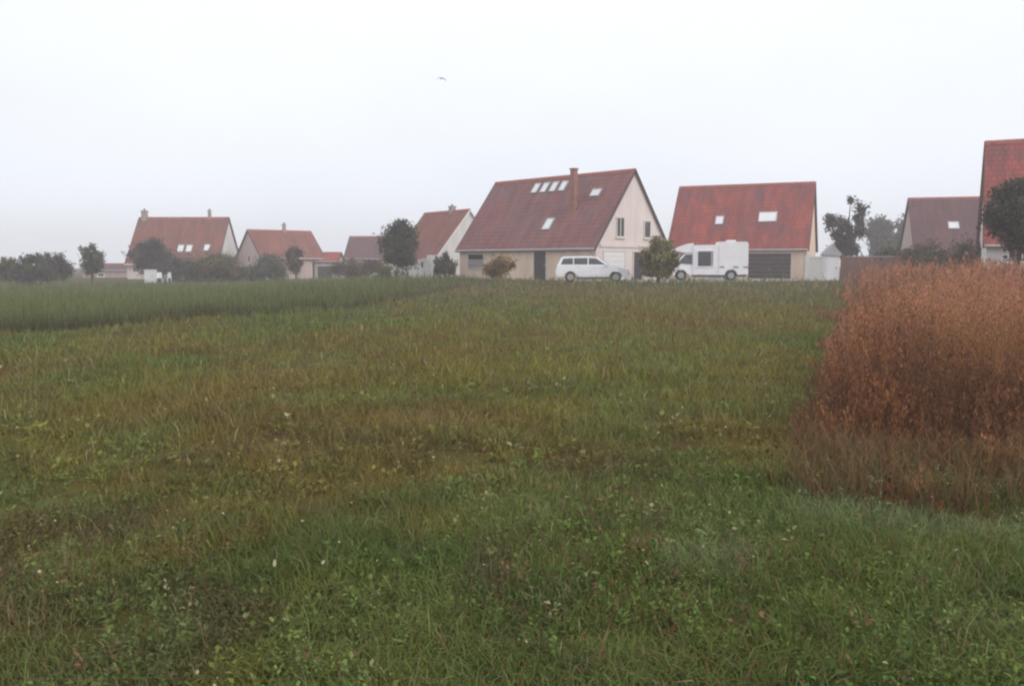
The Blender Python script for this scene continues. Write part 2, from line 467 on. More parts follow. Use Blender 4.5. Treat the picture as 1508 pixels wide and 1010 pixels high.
def dry_weeds():
    n = 24000
    x, y = scatter(n, 4.4, 56, .26, .9, .75)
    w_ = in_rust(x, y)
    k = (w_ > RNG.random(n) * .9 + .05) & ~((x > 30) & (y > 36))
    x, y, w_ = x[k], y[k], w_[k]; n = len(x)
    P = np.stack([x, y, ground_z(x, y) - .02], 1)
    clump = fbm(x, y, 1.1, 83, 3)
    h = (.5 + .62 * RNG.random(n)) * (.55 + .9 * clump)
    h *= .20 + .80 * smooth((y - 6.3 - (clump - .5) * 2) / 1.9)
    h *= .15 + .85 * np.clip((x / y - (.300 + .065 * np.clip((y - 5.7) / 8, 0, 1)) + (clump - .5) * .06) / (.04 + .62 / y), 0, 1)
    sc = np.maximum(1, y / 9)
    lean = .05 + .22 * RNG.random(n); laz = RNG.random(n) * 6.283; az = RNG.random(n) * 6.283
    base = np.array((.27, .112, .042)); pale = np.array((.40, .19, .085)); dark = np.array((.12, .05, .03))
    r = RNG.random(n)[:, None]
    c = np.where(r < .35, dark, np.where(r < .8, base, pale)) * (.75 + .5 * RNG.random((n, 1)))
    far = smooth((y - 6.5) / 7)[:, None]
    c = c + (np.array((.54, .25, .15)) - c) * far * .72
    big_ = RNG.random(n) < .06
    h = np.where(big_, h * 1.32, h)
    pa = fbm(x, y, 1.4, 113, 3)[:, None]; pb = fbm(x, y, .7, 119, 3)[:, None]
    c = c + (np.array((.38, .22, .10)) - c) * smooth((pa - .52) / .14) * .5
    c = c + (np.array((.13, .07, .042)) - c) * smooth((pb - .54) / .12) * .6
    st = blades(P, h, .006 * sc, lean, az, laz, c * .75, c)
    # seed heads: many small flakes along the upper part of each stalk
    K = 30
    t = .30 + .72 * RNG.random((n, K)) ** .8
    ln = np.stack([np.cos(laz), np.sin(laz), 0 * laz], 1) * (lean * h)[:, None]
    pos = P[:, None, :] + ln[:, None, :] * (t ** 1.6)[:, :, None]
    pos[:, :, 2] += h[:, None] * t
    spread = (.034 * (1.15 - t) + .007) * (.7 + .6 * RNG.random((n, 1))) * np.minimum(sc, 1.6)[:, None]
    pos[:, :, 0] += RNG.normal(size=(n, K)) * spread; pos[:, :, 1] += RNG.normal(size=(n, K)) * spread
    pos = pos.reshape(-1, 3); N_ = len(pos)
    size = np.repeat(np.minimum(sc, 3.2), K) * (.0045 + .006 * RNG.random(N_))
    d1 = RNG.normal(size=(N_, 3)); d1[:, 2] = np.abs(d1[:, 2]) * 2.2 + 1.6
    d1 /= np.linalg.norm(d1, axis=1)[:, None]
    d2 = np.cross(d1, RNG.normal(size=(N_, 3))); d2 /= np.linalg.norm(d2, axis=1)[:, None] + 1e-9
    a = d1 * (size * 2.2)[:, None]; b = d2 * (size * .7)[:, None]
    V = np.stack([pos - a, pos + b, pos + a, pos - b], 1).reshape(-1, 3)
    Q = np.arange(N_)[:, None] * 4 + np.arange(4)[None]
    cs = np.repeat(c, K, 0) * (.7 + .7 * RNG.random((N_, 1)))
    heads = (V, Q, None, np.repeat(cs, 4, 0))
    # dead grass and leaves between the stalks
    m = 70000
    gx, gy = scatter(m, 4.4, 40, .27, .9, .8)
    k = in_rust(gx, gy) > RNG.random(m) * .5
    gx, gy = gx[k], gy[k]; m = len(gx)
    gh = .12 + .32 * RNG.random(m)
    gc = np.array((.25, .135, .065)) * (.55 + .9 * RNG.random((m, 1)))
    gr = RNG.random(m) < .14 + .35 * (1 - in_rust(gx, gy))
    gc[gr] = np.array((.16, .15, .055))
    st2 = blades(np.stack([gx, gy, ground_z(gx, gy) - .01], 1), gh, .007 * np.maximum(1, gy / 7), .2 + .6 * RNG.random(m), RNG.random(m) * 6.283, RNG.random(m) * 6.283, gc * .8, gc * 1.1)
    V, Q, T, c = join([st, heads, st2])
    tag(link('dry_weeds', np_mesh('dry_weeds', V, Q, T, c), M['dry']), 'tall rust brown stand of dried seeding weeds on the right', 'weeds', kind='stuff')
dry_weeds()

def flowers():
    n = 420
    x, y = scatter(n, 3.6, 30, -.7, .6, .8)
    k = (in_rust(x, y) < .2) & ~in_crop(x, y) & (fbm(x, y, 1.5, 91, 3) > .5)
    x, y = x[k], y[k]; n = len(x)
    z = ground_z(x, y); h = .12 + .16 * RNG.random(n)
    P = np.stack([x, y, z], 1)
    st = blades(P, h, np.full(n, .004), .15 * RNG.random(n), RNG.random(n) * 6.283, RNG.random(n) * 6.283, np.tile((.14, .16, .06), (n, 1)), np.tile((.2, .2, .09), (n, 1)))
    K = 6
    r = (.004 + .007 * RNG.random(n)) * np.clip(y / 6, .8, 2.2)
    ang = np.arange(K) / K * 6.283
    top = P + np.array([0, 0, 1]) * (h * .95)[:, None]
    ca, sa = np.cos(ang), np.sin(ang)
    tilt = RNG.normal(size=(n, 2)) * .5
    ring = np.stack([ca[None] * r[:, None], sa[None] * r[:, None], (ca[None] * tilt[:, :1] + sa[None] * tilt[:, 1:]) * r[:, None] + .004], 2) + top[:, None, :]
    V = np.concatenate([top[:, None, :], ring], 1).reshape(-1, 3)
    T = np.concatenate([np.stack([np.arange(n) * 7, np.arange(n) * 7 + 1 + k_, np.arange(n) * 7 + 1 + (k_ + 1) % K], 1) for k_ in range(K)])
    col = np.where(RNG.random((n, 1)) < .72, np.array((.5, .46, .28)), np.where(RNG.random((n, 1)) < .5, np.array((.5, .42, .1)), np.array((.26, .11, .07))))
    V, Q, T, c = join([st, (V, None, T, np.repeat(col, 7, 0))])
    tag(link('wildflowers', np_mesh('wildflowers', V, Q, T, c), M['grass']), 'tiny cream and reddish wildflower heads dotted through the meadow', 'wildflowers', kind='stuff')
flowers()

# ------------------------------------------------------------------ trees and shrubs
def plant(name, label, cat, px, depth, hgt, wid, cols, kind='round', n=5000, leaf=.13, trunk=None, gaps=0.0, seed=0, group=None, base_off=0.0, wob=1.0):
    rng = np.random.default_rng(seed + 100)
    x, y = at(px, depth)
    z = gz(x, y) + base_off
    root = thing(name, label, cat, (x, y, z), 0, group)
    tr = hgt * .25 if trunk is None else trunk
    r = wid / 2
    nc = 64 if hgt > 2 else 36
    cl = []
    while len(cl) < nc:
        p = rng.uniform(-1, 1, 3)
        q = np.linalg.norm(p)
        if q > 1 or q < .25: continue
        t = (p[2] + 1) / 2
        if kind == 'cone': f = 1.15 - .95 * t
        elif kind == 'pear': f = 1.0 if t < .62 else 1.0 - (t - .62) * 1.95
        elif kind == 'column': f = .75 + .5 * math.sin(t * 3.1)
        elif kind == 'hedge': f = 1.25
        else: f = 1.0
        f *= 1 - .38 * wob + .62 * wob * vnoise(p[0] / q * 1.3 + 7, p[1] / q * 1.3 + p[2] / q * 1.7, 1.0, seed + 11)
        if kind == 'hedge': p = p / max(q, 1e-3) * q ** .4; p = np.sign(p) * np.abs(p) ** .6
        cl.append((p[0] * r * f * .86, p[1] * r * f * .86, tr + (hgt - tr) * (.06 + .88 * t)))
    cl = np.array(cl)
    if gaps:
        keep = np.array([vnoise(c[0] * 1 + 5, c[2], .9, seed + 3) > gaps for c in cl])
        if keep.sum() > 12: cl = cl[keep]
    which = rng.integers(0, len(cl), n)
    sd = max(.09, wid * .075)
    P = cl[which] + np.clip(rng.normal(size=(n, 3)), -1.55, 1.55) * sd * (rng.uniform(.55, 1.5, len(cl))[which] * rng.uniform(.5, 1.3, n))[:, None]
    P[:, 2] = np.maximum(P[:, 2], .04)
    d1 = rng.normal(size=(n, 3)); d1 /= np.linalg.norm(d1, axis=1)[:, None]
    d2 = np.cross(d1, rng.normal(size=(n, 3))); d2 /= np.linalg.norm(d2, axis=1)[:, None]
    s = leaf * rng.uniform(.5, 1.2, n)
    a, b = d1 * s[:, None], d2 * (s * .55)[:, None]
    V = np.stack([P - a, P + b, P + a, P - b], 1).reshape(-1, 3)
    Q = np.arange(n)[:, None] * 4 + np.arange(4)[None]
    cols = np.array(cols) * 1.25
    ccl = cols[rng.integers(0, len(cols), len(cl))] * rng.uniform(.75, 1.3, (len(cl), 1))
    c = ccl[which] * rng.uniform(.7, 1.3, (n, 1))
    fo = link('crown' if 'tree' in name else 'foliage', np_mesh('foliage', V, Q, None, np.repeat(c, 4, 0)), M['leaf'], root)
    bm = bmesh.new()
    r0 = max(.035, hgt * .028)
    top = tr + (hgt - tr) * .7
    bend = rng.normal(size=2) * .05 * hgt
    tube(bm, [(0, 0, -.15), (bend[0] * .2, bend[1] * .2, tr * .6 + .05), (bend[0] * .6, bend[1] * .6, tr + (hgt - tr) * .3), (bend[0], bend[1], top)], [r0 * 1.2, r0, r0 * .7, r0 * .25])
    for i in rng.integers(0, len(cl), 9):
        c_ = cl[i]; t0 = tr * .7 + (c_[2] - tr) * .35
        t0 = max(.05, t0)
        tube(bm, [(bend[0] * .4, bend[1] * .4, t0), tuple(np.array((bend[0] * .4, bend[1] * .4, t0)) * .45 + c_ * .55 + np.array((0, 0, -.05))), tuple(c_)], [r0 * .5, r0 * .3, r0 * .1], 5)
    obj('trunk' if 'tree' in name else 'stem', bm, M['bark'], root)
    return root

DK = [(.045, .05, .03), (.06, .06, .035), (.05, .045, .035)]
GR = [(.075, .09, .045), (.06, .075, .04), (.09, .09, .05)]
OC = [(.16, .12, .045), (.13, .095, .04), (.10, .08, .04)]
BR = [(.12, .075, .05), (.10, .07, .05), (.085, .07, .045)]
GY = [(.09, .095, .075), (.08, .08, .07)]
PU = [(.05, .045, .05), (.06, .05, .05)]
plant('small_tree', 'small lone tree with a bushy crown standing clear of the houses', 'tree', 138, 80, 3.7, 2.3, GR, 'round', 5200, .12, .75, .3, 1)
plant('garden_shrub', 'dark squared shrub clump at the far left of the field', 'shrub', 70, 75, 2.75, 3.3, GR + PU, 'hedge', 7500, .13, .1, 0, 2, 'garden shrubs', wob=.15)
plant('garden_shrub', 'olive shrub cut by the left side of the picture', 'shrub', 14, 74, 2.5, 1.9, OC + GR, 'round', 4000, .12, .1, 0, 3, 'garden shrubs')
plant('garden_shrub', 'low purplish shrub under the dark squared clump', 'shrub', 38, 70, 1.0, 1.7, PU, 'round', 2500, .1, .05, 0, 4, 'garden shrubs')
plant('garden_tree', 'dark leafy tree before the roof of the house with two chimneys', 'tree', 226, 88, 4.4, 4.4, DK + PU, 'round', 11000, .14, .4, 0, 5)
plant('garden_shrub', 'brown green shrub right of the white storage cabinet', 'shrub', 275, 86, 2.2, 5.0, PU + GR, 'hedge', 9000, .12, .1, 0, 6, 'garden shrubs')
plant('garden_shrub', 'wide olive shrub under the white gable of the house with two chimneys', 'shrub', 322, 85, 2.6, 4.6, OC + GR, 'round', 9000, .13, .1, 0, 7, 'garden shrubs')
plant('garden_shrub', 'grey green shrub below the small dark gable window', 'shrub', 366, 88, 1.5, 3.4, GY + GR, 'hedge', 6000, .12, .1, 0, 8, 'garden shrubs')
plant('garden_shrub', 'rounded grey green shrub before the pink gabled house', 'shrub', 402, 90, 2.6, 4.0, GY + GR, 'round', 7000, .13, .15, 0, 9, 'garden shrubs')
plant('garden_tree', 'reddish brown tree at the right end of the pink gabled house', 'tree', 437, 92, 3.9, 2.1, BR, 'column', 4600, .13, .6, 0, 10)
plant('garden_shrub', 'low brownish shrub beside the small lean-to garage', 'shrub', 517, 90, 2.0, 4.0, BR, 'round', 4600, .12, .1, 0, 11, 'garden shrubs')
plant('garden_shrub', 'reddish brown hedge shrub left of the dark pointed tree', 'shrub', 548, 86, 1.9, 3.4, BR + OC, 'round', 4600, .12, .1, 0, 12, 'garden shrubs')
plant('garden_tree', 'dark round tree with a pointed top left of the big house', 'tree', 592, 68, 4.9, 3.7, DK + [(.075, .07, .04), (.055, .048, .045)], 'pear', 12000, .12, .7, 0, 13, wob=.5)
plant('garden_shrub', 'yellow green shrub at the foot of the dark pointed tree', 'shrub', 570, 66, 1.1, 1.3, [(.15, .15, .06), (.12, .12, .05)], 'round', 2600, .08, .05, 0, 14, 'garden shrubs')
plant('flowering_shrub', 'white flowering shrub under the dark pointed tree', 'shrub', 591, 65, .95, 1.5, [(.5, .5, .5), (.4, .4, .4), (.09, .085, .05), (.10, .06, .045)], 'round', 2200, .08, .05, .25, 15, 'white flowering shrubs', base_off=0)
plant('flowering_shrub', 'small white flowering shrub low at the field edge', 'shrub', 553, 64, .62, .7, [(.5, .48, .5), (.11, .12, .06)], 'round', 800, .06, .03, 0, 16, 'white flowering shrubs')
plant('garden_shrub', 'dark olive shrub filling the corner beside the big house', 'shrub', 656, 66, 1.95, 2.0, DK + GR, 'round', 5000, .11, .1, 0, 17, 'garden shrubs')
plant('garden_shrub', 'ochre shrub against the front wall of the big house', 'shrub', 733, 56, 1.8, 2.1, [(.30, .19, .06), (.25, .15, .055), (.17, .11, .045)], 'round', 5200, .085, .1, 0, 18, 'garden shrubs')
plant('garden_shrub', 'large ochre topped bush between the white car and the camper van', 'bush', 968, 51, 2.7, 2.35, [(.25, .215, .075), (.175, .15, .06), (.12, .10, .05)], 'round', 15000, .1, .0, 0, 19, wob=.45)
plant('conifer_tree', 'dark loose tree with sky gaps right of the red roofed house', 'tree', 1244, 76, 7.3, 3.5, PU + DK, 'column', 6500, .16, .6, .46, 20)
plant('distant_tree', 'pale grey tree fading in the mist behind the brick wall', 'tree', 1292, 118, 8.2, 5.0, GY, 'round', 6500, .24, 1.2, .1, 21, 'misty trees')
plant('distant_tree', 'misty grey tree close to the plum roof', 'tree', 1330, 112, 7.6, 4.2, GY, 'round', 6000, .24, 1.0, .1, 22, 'misty trees')
plant('garden_shrub', 'brown hedge shrub behind the rust weeds near the plum roofed house', 'shrub', 1306, 62, 2.3, 3.4, BR + GR, 'round', 6500, .12, .1, 0, 23, 'garden shrubs')
plant('garden_shrub', 'wide brown hedge shrub before the wall of the plum roofed house', 'shrub', 1385, 58, 2.55, 4.6, BR + GR, 'hedge', 9000, .12, .1, 0, 25, 'garden shrubs')
plant('garden_shrub', 'brown shrub between the plum roofed house and the tall red roofed house', 'shrub', 1450, 52, 2.4, 2.8, BR + DK, 'hedge', 7000, .11, .1, 0, 26, 'garden shrubs')
plant('garden_tree', 'near black tree before the tall roof at the right side', 'tree', 1494, 37, 4.75, 3.0, DK, 'column', 14000, .1, 1.5, .2, 24)

# ------------------------------------------------------------------ houses
def face_box(bm, face, u0, u1, z0, z1, n0, n1, L, W):
    """box in the plane of a house face; n is the distance out of the wall"""
    if face == 'front': box(bm, u0, u1, -n1, -n0, z0, z1)
    elif face == 'right': box(bm, L + n0, L + n1, u0, u1, z0, z1)
    elif face == 'left': box(bm, -n1, -n0, u0, u1, z0, z1)

def opening(root, L, W, face, kind, u0, z0, w, h, frame='white_paint', fill=None):
    u1, z1 = u0 + w, z0 + h
    def fb(name, boxes, mat, parent):
        bm = bmesh.new()
        for b in boxes: face_box(bm, face, *b, L, W)
        return obj(name, bm, M[mat], parent)
    t = .09
    ring = [(u0, u0 + t, z0, z1, .002, .07), (u1 - t, u1, z0, z1, .002, .07), (u0 + t, u1 - t, z1 - t, z1, .002, .07)]
    if kind == 'window':
        ring.append((u0 + t, u1 - t, z0, z0 + t, .002, .07))
        wn = fb('window', [(u0 + t, u1 - t, z0 + t, z1 - t, .003, .02)], fill or 'glass', root)
        if w > .9: ring.append(((u0 + u1) / 2 - .03, (u0 + u1) / 2 + .03, z0 + t, z1 - t, .022, .06))
        fb('frame', ring, frame, wn)
        fb('sill', [(u0 - .06, u1 + .06, z0 - .07, z0 - .002, .002, .14)], frame, wn)
    elif kind == 'shutter':
        ring.append((u0 + t, u1 - t, z0, z0 + t, .002, .07))
        wn = fb('shuttered_window', [(u0 + t, u1 - t, z0 + t + (h - 2 * t) * .62, z1 - t, .003, .02)], 'glass', root)
        fb('frame', ring, frame, wn)
        nsl = 9; z = z0 + t; hs = (h - 2 * t) * .6 / nsl
        fb('shutter', [(u0 + t + .003, u1 - t - .003, z + i * hs, z + i * hs + hs * .86, .024, .05) for i in range(nsl)], 'shutter', wn)
    elif kind == 'door':
        d = fb('door', [(u0 + t, u1 - t, z0, z1 - t, .003, .03)], fill or 'dark_wood', root)
        fb('door_frame', ring, frame, d)
        fb('panel', [(u0 + t + .1, u1 - t - .1, z0 + .25, z0 + h * .45, .032, .045), (u0 + t + .1, u1 - t - .1, z0 + h * .52, z1 - t - .15, .032, .045)], fill or 'dark_wood', d)
        fb('handle', [(u1 - t - .13, u1 - t - .08, z0 + 1.0, z0 + 1.15, .047, .09)], 'zinc', d)
    elif kind == 'garage':
        d = fb('garage_door', [(u0 + t, u1 - t, z0 + i * (h - t) / 6, z0 + (i + 1) * (h - t) / 6 - .025, .003, .04) for i in range(6)], fill or 'dark_door', root)
        fb('door_frame', ring, frame, d)
        fb('handle', [((u0 + u1) / 2 - .1, (u0 + u1) / 2 + .1, z0 + .7, z0 + .75, .042, .08)], 'zinc', d)

def house(name, label, X, Y, th, L, W, eave, ridge, wall, roof, openings=(), skylights=(), chimneys=(), gutter='zinc', over=.28, gable_wall=None, verge='dark_wood', group='houses along the field edge', ridge_mat='ridge', cat='house', slant_tilt=0):
    th = R(th)
    ox, oy = X - math.cos(th) * L, Y + math.sin(th) * L          # front left corner
    cx, cy = ox + math.cos(th) * L / 2 + math.sin(th) * W / 2, oy - math.sin(th) * L / 2 + math.cos(th) * W / 2
    g = gz(cx, cy)
    root = thing(name, label, cat, (ox, oy, g), -th, group)
    e, r = eave - g, ridge - g
    rt = .16                                                   # roof thickness
    # walls: eave walls and gables as one closed shell, just below the roof
    bm = bmesh.new()
    er, rr = e - .10, r - .14
    vs = [bm.verts.new(p) for p in ((0, 0, -.5), (L, 0, -.5), (L, W, -.5), (0, W, -.5), (0, 0, er), (L, 0, er), (L, W, er), (0, W, er), (0, W / 2, rr), (L, W / 2, rr))]
    for f in ((0, 1, 5, 4), (2, 3, 7, 6), (1, 2, 6, 9, 5), (3, 0, 4, 8, 7), (4, 5, 9, 8), (6, 7, 8, 9)):
        bm.faces.new([vs[i] for i in f])
    wl = obj('wall', bm, M[wall], root)
    if gable_wall:
        wl.data.materials.append(M[gable_wall])
        for p in wl.data.polygons:
            if abs(p.normal.x) > .9: p.material_index = 1
    # roof: two slabs meeting at the ridge
    sl = (r - e) / (W / 2)
    bm = bmesh.new()
    zf = e - over * sl
    pr = [(-over, zf), (W / 2, r), (W + over, zf), (W + over, zf - rt), (W / 2, r - rt - .02), (-over, zf - rt)]
    a = [bm.verts.new((-.15, y, z)) for y, z in pr]; b = [bm.verts.new((L + .15, y, z)) for y, z in pr]
    for i in range(6):
        j = (i + 1) % 6
        bm.faces.new((a[i], a[j], b[j], b[i]))
    for q in (a, b):
        bm.faces.new((q[0], q[1], q[4], q[5])); bm.faces.new((q[1], q[2], q[3], q[4]))
    rf = obj('roof', bm, M[roof], root)
    # ridge cap
    bm = bmesh.new()
    k = int(L / .42)
    for i in range(k):
        x0 = -.16 + (L + .32) * i / k
        x1 = x0 + (L + .32) / k * .97
        p5 = [(W / 2 - .17, r - .17 * sl + .03), (W / 2 - .1, r - .02), (W / 2, r + .07), (W / 2 + .1, r - .02), (W / 2 + .17, r - .17 * sl + .03)]
        q0 = [bm.verts.new((x0, y, z)) for y, z in p5]; q1 = [bm.verts.new((x1, y, z)) for y, z in p5]
        for m_ in range(4): bm.faces.new((q0[m_], q0[m_ + 1], q1[m_ + 1], q1[m_]))
        bm.faces.new(q0); bm.faces.new(q1[::-1])
    obj('ridge_cap', bm, M[ridge_mat], rf)
    # verge boards along both gables
    for x0, x1 in ((-.19, -.153), (L + .153, L + .19)):
        bm = bmesh.new()
        for y0, y1, z0, z1 in ((-over, W / 2, zf, r), (W + over, W / 2, zf, r)):
            v = [bm.verts.new(p) for p in ((x0, y0, z0 + .03), (x1, y0, z0 + .03), (x1, y1, z1 + .03), (x0, y1, z1 + .03), (x0, y0, z0 - .2), (x1, y0, z0 - .2), (x1, y1, z1 - .2), (x0, y1, z1 - .2))]
            for f in ((0, 1, 2, 3), (7, 6, 5, 4), (0, 4, 5, 1), (2, 6, 7, 3), (1, 5, 6, 2), (0, 3, 7, 4)):
                bm.faces.new([v[i] for i in f])
        obj('verge_board', bm, M[verge], rf)
    # gutters and down pipe
    for yy in (W + over + .09, -over - .09):
        bm = bmesh.new()
        tube(bm, [(-.1, yy, zf - .06), (L + .1, yy, zf - .06)], [.07, .07], 8)
        gt = obj('gutter', bm, M[gutter], root)
    bm = bmesh.new()
    tube(bm, [(L - .12, -over - .05, zf - .1), (L - .12, -.09, zf - .5), (L - .12, -.09, -.3)], [.045] * 3, 8)
    obj('downpipe', bm, M[gutter], gt)
    for (x, frac, w, l) in skylights:
        hy = 1 / math.hypot(1, sl); d = Vector((0, hy, sl * hy)); nn = Vector((0, -sl * hy, hy))
        c0 = Vector((x, frac * W / 2, e + sl * frac * W / 2))
        def slab(bm, ax0, ax1, s0, s1, n0, n1):
            v = []
            for n_ in (n0, n1):
                for xx, ss in ((ax0, s0), (ax1, s0), (ax1, s1), (ax0, s1)):
                    v.append(bm.verts.new(c0 + Vector((xx, 0, 0)) + d * ss + nn * n_))
            for f in ((0, 3, 2, 1), (4, 5, 6, 7), (0, 1, 5, 4), (1, 2, 6, 5), (2, 3, 7, 6), (3, 0, 4, 7)):
                bm.faces.new([v[i] for i in f])
        bm = bmesh.new(); t = .07
        slab(bm, -w / 2, -w / 2 + t, -l / 2, l / 2, .003, .09); slab(bm, w / 2 - t, w / 2, -l / 2, l / 2, .003, .09)
        slab(bm, -w / 2 + t, w / 2 - t, -l / 2, -l / 2 + t, .003, .085); slab(bm, -w / 2 + t, w / 2 - t, l / 2 - t, l / 2, .003, .085)
        sk = obj('skylight', bm, M['zinc'], rf)
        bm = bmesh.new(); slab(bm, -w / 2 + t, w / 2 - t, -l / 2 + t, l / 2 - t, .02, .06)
        obj('pane', bm, M['window_fill'], sk)
    for (x, yy, w, dd, top, mat, pot) in chimneys:
        bm = bmesh.new()
        zb = r - abs(yy - W / 2) * sl - .6
        box(bm, x - w / 2, x + w / 2, yy - dd / 2, yy + dd / 2, zb, r + top)
        box(bm, x - w / 2 - .05, x + w / 2 + .05, yy - dd / 2 - .05, yy + dd / 2 + .05, r + top + .002, r + top + .1)
        ch = obj('chimney', bm, M[mat], rf)
        if pot:
            bm = bmesh.new(); tube(bm, [(x, yy, r + top + .1), (x, yy, r + top + .1 + pot)], [.11, .09], 10)
            obj('chimney_pot', bm, M['ridge'], ch)
    for o_ in openings: opening(root, L, W, *o_)
    return root

# big house: local x runs along the front to the right, u on the right gable runs away from the field
big = house('big_house', 'big mauve roofed house with a pale gable and a row of four skylights', 5.70, 58.04, 45.2, 14.01, 8.25, 2.99, 8.22, 'wall_beige', 'roof_mauve',
      openings=[('front', 'shutter', 1.0, .75, 1.9, 1.25, 'cream_paint'), ('front', 'door', 8.15, .02, 1.35, 2.1, 'cream_paint'),
                ('right', 'window', 2.15, 3.0, .95, 1.45, 'cream_paint'), ('right', 'window', 5.35, 3.0, .85, 1.3, 'cream_paint'),
                ('right', 'garage', .75, .05, 2.5, 2.05, 'cream_paint', 'white_paint'), ('right', 'door', 4.1, .05, 1.2, 2.05, 'cream_paint', 'dark_wood')],
      skylights=[(5.1, .84, .62, 1.0), (6.05, .84, .62, 1.0), (7.0, .84, .62, 1.0), (7.95, .84, .62, 1.0), (8.55, .28, .78, 1.1), (11.6, .70, .9, .72)],
      chimneys=[(10.25, 2.0, .38, .38, .10, 'flue', 0)], gable_wall='wall_pale')
bm = bmesh.new(); box(bm, 14.012, 14.1, .4, 5.6, 2.32, 2.5)
obj('lintel_band', bm, M['cream_paint'], big)

house('red_house', 'red roofed house behind the white camper van with a dark garage door', 22.8, 65.98, 24.0, 10.77, 7.98, 3.07, 8.14, 'wall_beige', 'roof_red',
      openings=[('front', 'garage', 6.3, .02, 3.4, 2.05, 'cream_paint'), ('front', 'window', 1.1, .9, 1.3, 1.2, 'white_paint'), ('front', 'door', 3.3, .02, 1.05, 2.1, 'white_paint', 'shutter')],
      skylights=[(3.75, .40, .68, .9), (7.55, .44, 1.45, 1.05)], gable_wall='wall_beige', verge='dark_wood')

house('chimneyed_house', 'faded red roofed house with two chimneys on its ridge at the left', -34.54, 100, 1.0, 10.73, 7.97, 1.87, 7.14, 'wall_pale', 'roof_old',
      openings=[('front', 'window', 6.5, .5, 1.2, 1.1, 'white_paint'), ('front', 'window', 8.4, .5, 1.2, 1.1, 'white_paint'), ('front', 'door', 3.9, 0, 1.0, 1.8, 'white_paint', 'dark_wood')],
      skylights=[(6.0, .28, .75, 1.05), (7.0, .28, .75, 1.05), (9.1, .30, .7, .95)],
      chimneys=[(.55, 3.98, .6, .6, .75, 'chimney', .25), (8.5, 3.98, .32, .32, .75, 'chimney', .2)], gable_wall='wall_white', gutter='white_paint')

house('pink_gabled_house', 'pink walled house with a hazy red roof and its gable to the left', -23.18, 105.02, -41.7, 8.12, 6.75, 2.47, 5.60, 'wall_pink', 'roof_old',
      openings=[('left', 'window', 2.9, 1.95, .75, .9, 'cream_paint'), ('front', 'window', 1.2, .9, 1.2, 1.1, 'white_paint'), ('front', 'door', 6.4, 0, 1.0, 2.05, 'white_paint')],
      chimneys=[(4.6, 3.3, .35, .35, .7, 'chimney', .2)], gable_wall='wall_pink')

house('lean_to_garage', 'low garage with a dark purple door joined beside the pink gabled house', -21.4, 104, 2, 3.0, 4.0, 1.95, 2.95, 'wall_pink', 'roof_red',
      openings=[('front', 'garage', .55, .02, 2.0, 1.6, 'cream_paint', 'dark_door')], cat='garage', group=None, over=.15)

house('mauve_hazy_house', 'hazy mauve roofed house partly behind the dark pointed tree', -16.2, 116, 3, 6.6, 7.0, 2.5, 5.35, 'wall_pink', 'roof_plum',
      openings=[('front', 'window', 1.2, .8, 1.2, 1.2, 'white_paint'), ('front', 'door', 4.2, 0, 1.0, 2.0, 'white_paint')])

house('white_gabled_house', 'steep roofed house with a broad white gable behind the big house', -7.06, 78.05, 52.2, 7.76, 7.73, 2.12, 6.64, 'wall_white', 'roof_old',
      openings=[('front', 'window', 5.2, .7, 1.2, 1.0, 'white_paint'), ('right', 'window', 3.4, 2.7, .8, 1.0, 'white_paint')],
      chimneys=[(4.9, 3.86, .5, .5, .35, 'chimney', .18)], gable_wall='wall_white', verge='white_paint')

house('plum_house', 'plum roofed house with one skylight beyond the rust weeds', 42.1, 72.20, 15.8, 7.3, 8.03, 2.87, 7.48, 'wall_pink', 'roof_plum',
      openings=[('front', 'window', 1.0, .9, 1.6, 1.2, 'white_paint'), ('front', 'window', 4.2, .9, 1.2, 1.2, 'white_paint')],
      skylights=[(3.25, .44, .9, .85)], gutter='white_paint')

house('tall_red_house', 'tall red roofed house rising at the right side behind a dark tree', 33.59, 41.97, 26.3, 9.0, 7.99, 2.97, 8.54, 'wall_white', 'roof_red',
      openings=[('front', 'window', 1.0, .9, 1.4, 1.2, 'white_paint'), ('front', 'door', 3.2, 0, 1.0, 2.1, 'white_paint')], gable_wall='wall_white')

# long low shed far at the left
house('low_shed', 'long low dark red roofed shed far behind the lone small tree', -46.0, 112, 0, 10.5, 4.5, .75, 1.55, 'wall_pink', 'roof_plum', cat='shed', group=None, over=.12, openings=[('front', 'window', 2.0, .1, .9, .5, 'white_paint')])

# ------------------------------------------------------------------ garden walls, shed, pergola, cabinet
def wall_thing(name, label, px0, px1, d0, d1, h, mat, cop, cat='wall'):
    (x0, y0), (x1, y1) = at(px0, d0), at(px1, d1)
    L = math.hypot(x1 - x0, y1 - y0); a = math.atan2(y1 - y0, x1 - x0)
    g = gz((x0 + x1) / 2, (y0 + y1) / 2)
    t = thing(name, label, cat, (x0, y0, g), a)
    bm = bmesh.new(); box(bm, 0, L, -.11, .11, -.3, h); obj('wall_body', bm, M[mat], t)
    bm = bmesh.new()
    k = max(1, int(L / .9))
    for i in range(k): box(bm, L * i / k + .004, L * (i + 1) / k - .004, -.16, .16, h + .002, h + .07)
    obj('coping', bm, M[cop], t)
    bm = bmesh.new()
    for xx in (.15, L - .15): box(bm, xx - .16, xx + .16, -.17, .17, -.3, h + .16)
    for o_ in (obj('pillar', bm, M[mat], t),): pass
    return t
wall_thing('white_garden_wall', 'white rendered garden wall right of the red roofed house', 1184, 1214, 61, 60.5, 1.62, 'wall_white', 'white_paint')
wall_thing('brick_garden_wall', 'red brick garden wall with pale coping behind the rust weeds', 1236, 1345, 62, 60, 1.65, 'brick', 'coping')

